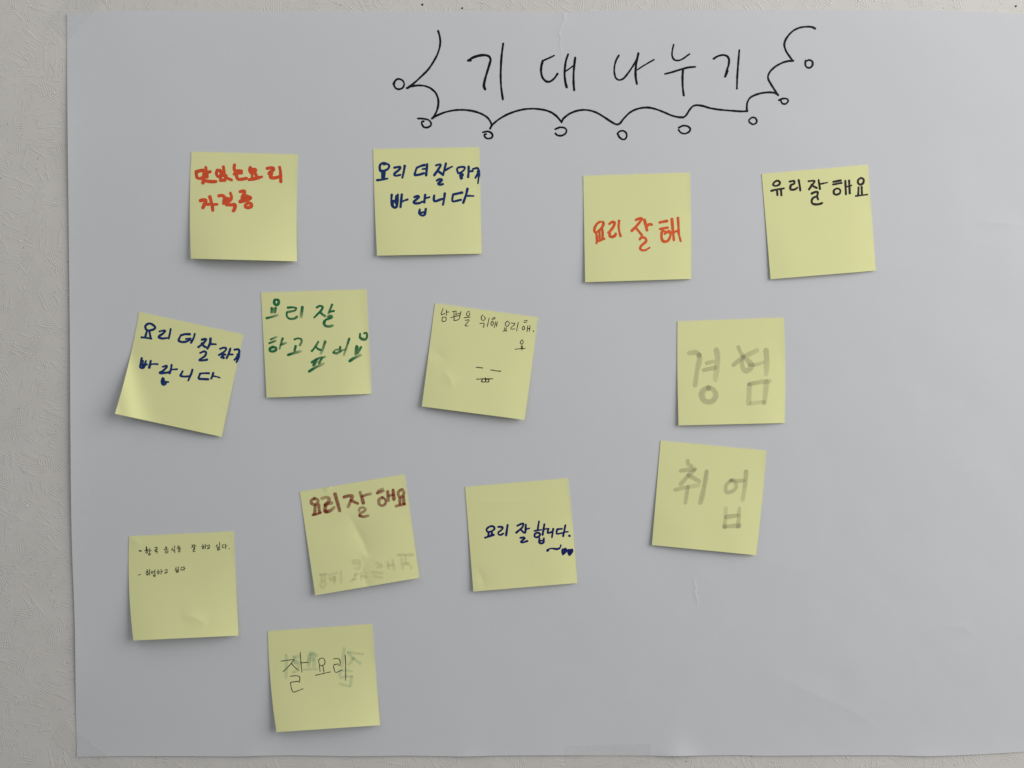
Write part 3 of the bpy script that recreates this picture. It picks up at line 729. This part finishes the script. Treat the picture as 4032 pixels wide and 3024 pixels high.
def dent11(s, t, zu, zv):
    return crease(zu, zv, [(260, 1240), (330, 1400), (360, 1540)], -0.35, 60) + crease(zu, zv, [(110, 400), (600, 375), (1000, 360)], 0.15, 40)
n = Note((1800, 1860), [(103, 190), (1447, 75), (1570, 1445), (212, 1557)], "yellow note with one line of violet blue marker and two small hearts",
         lift=(2.4, 1.8), mid=0.4, bulge=(0, 6, 0, 0), side=0.5, extra=dent11, seed=11)
n.write("438,702 402,722 383,750 402,778 450,768 487,740 478,708 440,702; 412,788 407,828; 455,782 450,822; w=26: 367,853 420,835 478,815"
        "|537,712 580,712 597,727 570,760 542,780 537,805 565,818 603,800; w=26: 660,688 650,750 640,822"
        "|787,697 840,672 867,672 850,720 772,788; 832,747 870,788; 898,683 895,740 890,787; w=20: 895,745 943,731; 827,855 870,851 882,862 850,890 833,908 862,914 918,896"
        "|1070,642 1060,700 1052,755; w=22: 1012,765 1060,755 1098,750; 1048,788 1017,803 1012,838 1045,848 1078,828 1082,803 1060,788; w=26: 1140,678 1130,740 1117,815; w=20: 1132,745 1173,736; 1077,862 1072,910 1095,928 1128,915 1133,862; w=20: 1082,895 1130,887"
        "|1193,737 1182,780 1190,792 1245,775; 1256,738 1247,790 1239,847"
        "|1312,742 1368,737; 1310,742 1297,790 1312,803 1383,790; w=26: 1414,692 1400,760 1386,832; w=20: 1402,780 1448,775; w=28: 1465,827 1470,830", 'violet', 24)
n.write("w=36: 1182,1020 1186,1016; w=18: 1190,1010 1215,996 1260,994; w=24: 1260,996 1300,1002 1338,992; w=18: 1335,990 1353,968 1354,950"
        "|w=20: 1380,1072 1372,1030 1378,1002 1396,1004 1413,993 1428,1003 1422,1035 1400,1060 1382,1072; w=22: 1388,1020 1410,1008; w=20: 1388,1050 1410,1025"
        "|w=22: 1465,1080 1452,1050 1445,1022 1460,1010 1480,1014 1498,1005 1508,1020 1498,1048 1467,1080; w=32: 1465,1030 1490,1025; w=26: 1466,1055 1485,1045", 'violet', 20, name="doodle")

def dent12(s, t, zu, zv):
    return crease(zu, zv, [(780, 1190), (900, 1182), (1010, 1230), (1120, 1300)], 0.5, 80) + crease(zu, zv, [(95, 138), (260, 260)], 0.3, 60)
n = Note((480, 2070), [(95, 138), (1460, 73), (1522, 1435), (150, 1500)], "yellow note with two dashed lines of tiny black writing, its bottom edge lifting",
         lift=(6.5, 3.8), mid=1.6, p=2.1, bulge=(-28, -2, 0, 0), side=0.5, extra=dent12, seed=12)
n.write("w=16: 228,328 253,330|w=15: 322,278 320,320; 295,325 350,312; 330,325 312,345 325,360 342,340 335,325; 365,295 358,370; 362,330 382,322; 345,370 360,385 378,365"
        "|430,288 460,280 455,300 435,315; 425,322 465,312; 445,318 445,342; 435,340 462,335 458,360"
        "|575,275 565,290 580,298 590,285 577,275; 550,312 605,308; 570,330 568,355 598,352 600,330 570,330"
        "|660,288 650,320; 658,305 672,318; 690,262 688,325; 665,330 692,328 690,355"
        "|735,265 728,280 742,288 752,275 738,264; 722,300 768,292; 740,312 765,310 740,330 745,342 768,338"
        "|910,255 935,252 908,292; 925,275 942,290; 950,245 950,298; 952,270 968,265; 930,308 955,303 935,325 930,338 958,335"
        "|1055,245 1062,262; 1040,275 1075,268; 1058,280 1050,298 1068,298 1072,282; 1090,240 1090,300; 1092,268 1108,262"
        "|1115,258 1145,252 1140,285; 1125,275 1125,298; 1115,302 1148,292"
        "|1245,245 1230,275; 1242,260 1258,272; 1278,215 1276,270; 1240,290 1280,282; 1255,292 1252,312; 1270,288 1270,310; 1245,320 1285,312"
        "|1315,252 1340,248; 1315,252 1312,285 1340,280; 1355,240 1355,300; 1357,268 1376,262; 1397,298 1402,302"
        "|215,645 248,635|325,575 340,580; 315,600 345,592; 340,595 315,625; 332,608 348,620; 320,640 350,630; 335,632 338,650; 362,570 362,645"
        "|395,590 382,605 392,625 408,608 397,590; 410,605 425,600; 432,575 430,640; 412,640 415,660 432,665 435,635; 415,650 432,648"
        "|470,575 478,590; 458,605 492,595; 475,608 465,625 482,630 490,612; 512,570 512,635; 515,600 535,592"
        "|560,580 590,572 588,605; 570,600 572,618; 558,622 595,610"
        "|710,540 695,580; 705,560 720,572; 738,535 735,580; 700,590 745,580; 715,590 712,605; 730,588 732,605; 712,612 745,602"
        "|775,545 800,540; 775,545 772,580 800,572; 812,535 812,590; 815,560 828,556", 'pen', 8.8, a=(.88, .75))

n = Note((1030, 2430), [(82, 183), (1445, 90), (1547, 1412), (195, 1503)], "yellow note with thin pencil writing over pale green marks, lowest of all the notes",
         lift=(6.0, 3.6), mid=1.6, p=2.1, bulge=(-22, -2, 0, 0), side=0.6, seed=13)
n.write("320,500 325,600 320,785|430,522 490,512; 440,592 490,592 480,650; 420,718 480,692; 427,522 450,600"
        "|w=45: 650,475 622,520 618,590; 640,482 690,475 718,500; 625,545 615,640; 690,500 685,640; w=26: 560,685 640,682 720,677; w=40: 640,500 670,560"
        "|1080,412 1065,530 1045,635; w=26: 1132,457 1220,470 1325,485; 1137,470 1195,540; 1200,542 1142,615; 1200,542 1288,600; w=28: 1045,692 1175,702; 1022,702 1030,788 1100,780; w=24: 1112,772 1188,775; w=32: 1175,782 1160,895; w=24: 1022,872 1150,903",
        'greenghost', 34, name="show_through_mark", soft=0.6, a=(.6, .5), k=0.27, ws=1.3)
n.write("255,575 340,562 428,555; 428,558 360,635 282,712; 390,605 440,660 482,692; 505,460 515,590 528,718; 510,597 610,590; 375,772 450,765 495,778 500,820 490,855; 480,838 420,845 380,858 390,930 405,970 430,978 480,960 542,935"
        "|790,532 750,555 752,610 790,637 825,610 825,560 800,532; 755,630 765,710; 800,625 815,718; 705,760 770,745 900,715"
        "|940,545 990,540 1022,560 1025,620 1005,632; 1005,612 945,625 950,690 970,722 1020,705 1050,690; 1092,495 1098,600 1098,720 1097,825", 'pen', 9.5, a=(.95, .75))

# ------------------------------------------------------------------ tape
def wall_or_poster(u, v):
    """height of whatever a tape lies on: the sheet inside its outline, the wall outside, bridging the step"""
    le = np.interp(v, *zip(*LEFT)); vt = np.interp(u, *zip(*TOP)); vb = np.interp(u, *zip(*BOT))
    d = np.minimum(np.minimum(u - le, v - vt), vb - v)
    k = sstep(d, -14, -1)
    return poster_h(np.clip(u, 268, None), np.clip(v, 60, 2972)) * k + 0.00016 * (1 - k) + 0.00012
def tape(pts, label, m=None):
    a, b, c, d = [np.array(p, float) for p in pts]
    nu, nv = 60, 24
    s = np.linspace(0, 1, nu)[None, :]; t = np.linspace(0, 1, nv)[:, None]
    u = (a[0] * (1 - s) + b[0] * s) * (1 - t) + (d[0] * (1 - s) + c[0] * s) * t
    v = (a[1] * (1 - s) + b[1] * s) * (1 - t) + (d[1] * (1 - s) + c[1] * s) * t
    h = wall_or_poster(u, v)
    Fr = P(u, v, h).reshape(-1, 3)
    cu, cv = u.mean(), v.mean()
    o = link_sheet("clear_tape", Fr, 0.00005, nu, nv, m or M_TAPE, None, P(cu, cv, 0.0))
    tag(o, label, "tape", "strips of clear tape holding the white sheet")
tape([(186, 84), (300, -40), (470, -60), (262, 166)], "clear tape slanting across the top left corner of the white sheet", M_TAPE_LIT)
tape([(196, 2908), (244, 2842), (560, 3075), (420, 3095)], "clear tape slanting across the bottom left corner of the white sheet")
tape([(2224, 2937), (2563, 2928), (2567, 3060), (2227, 3066)], "clear tape over the middle of the white sheet's bottom edge")
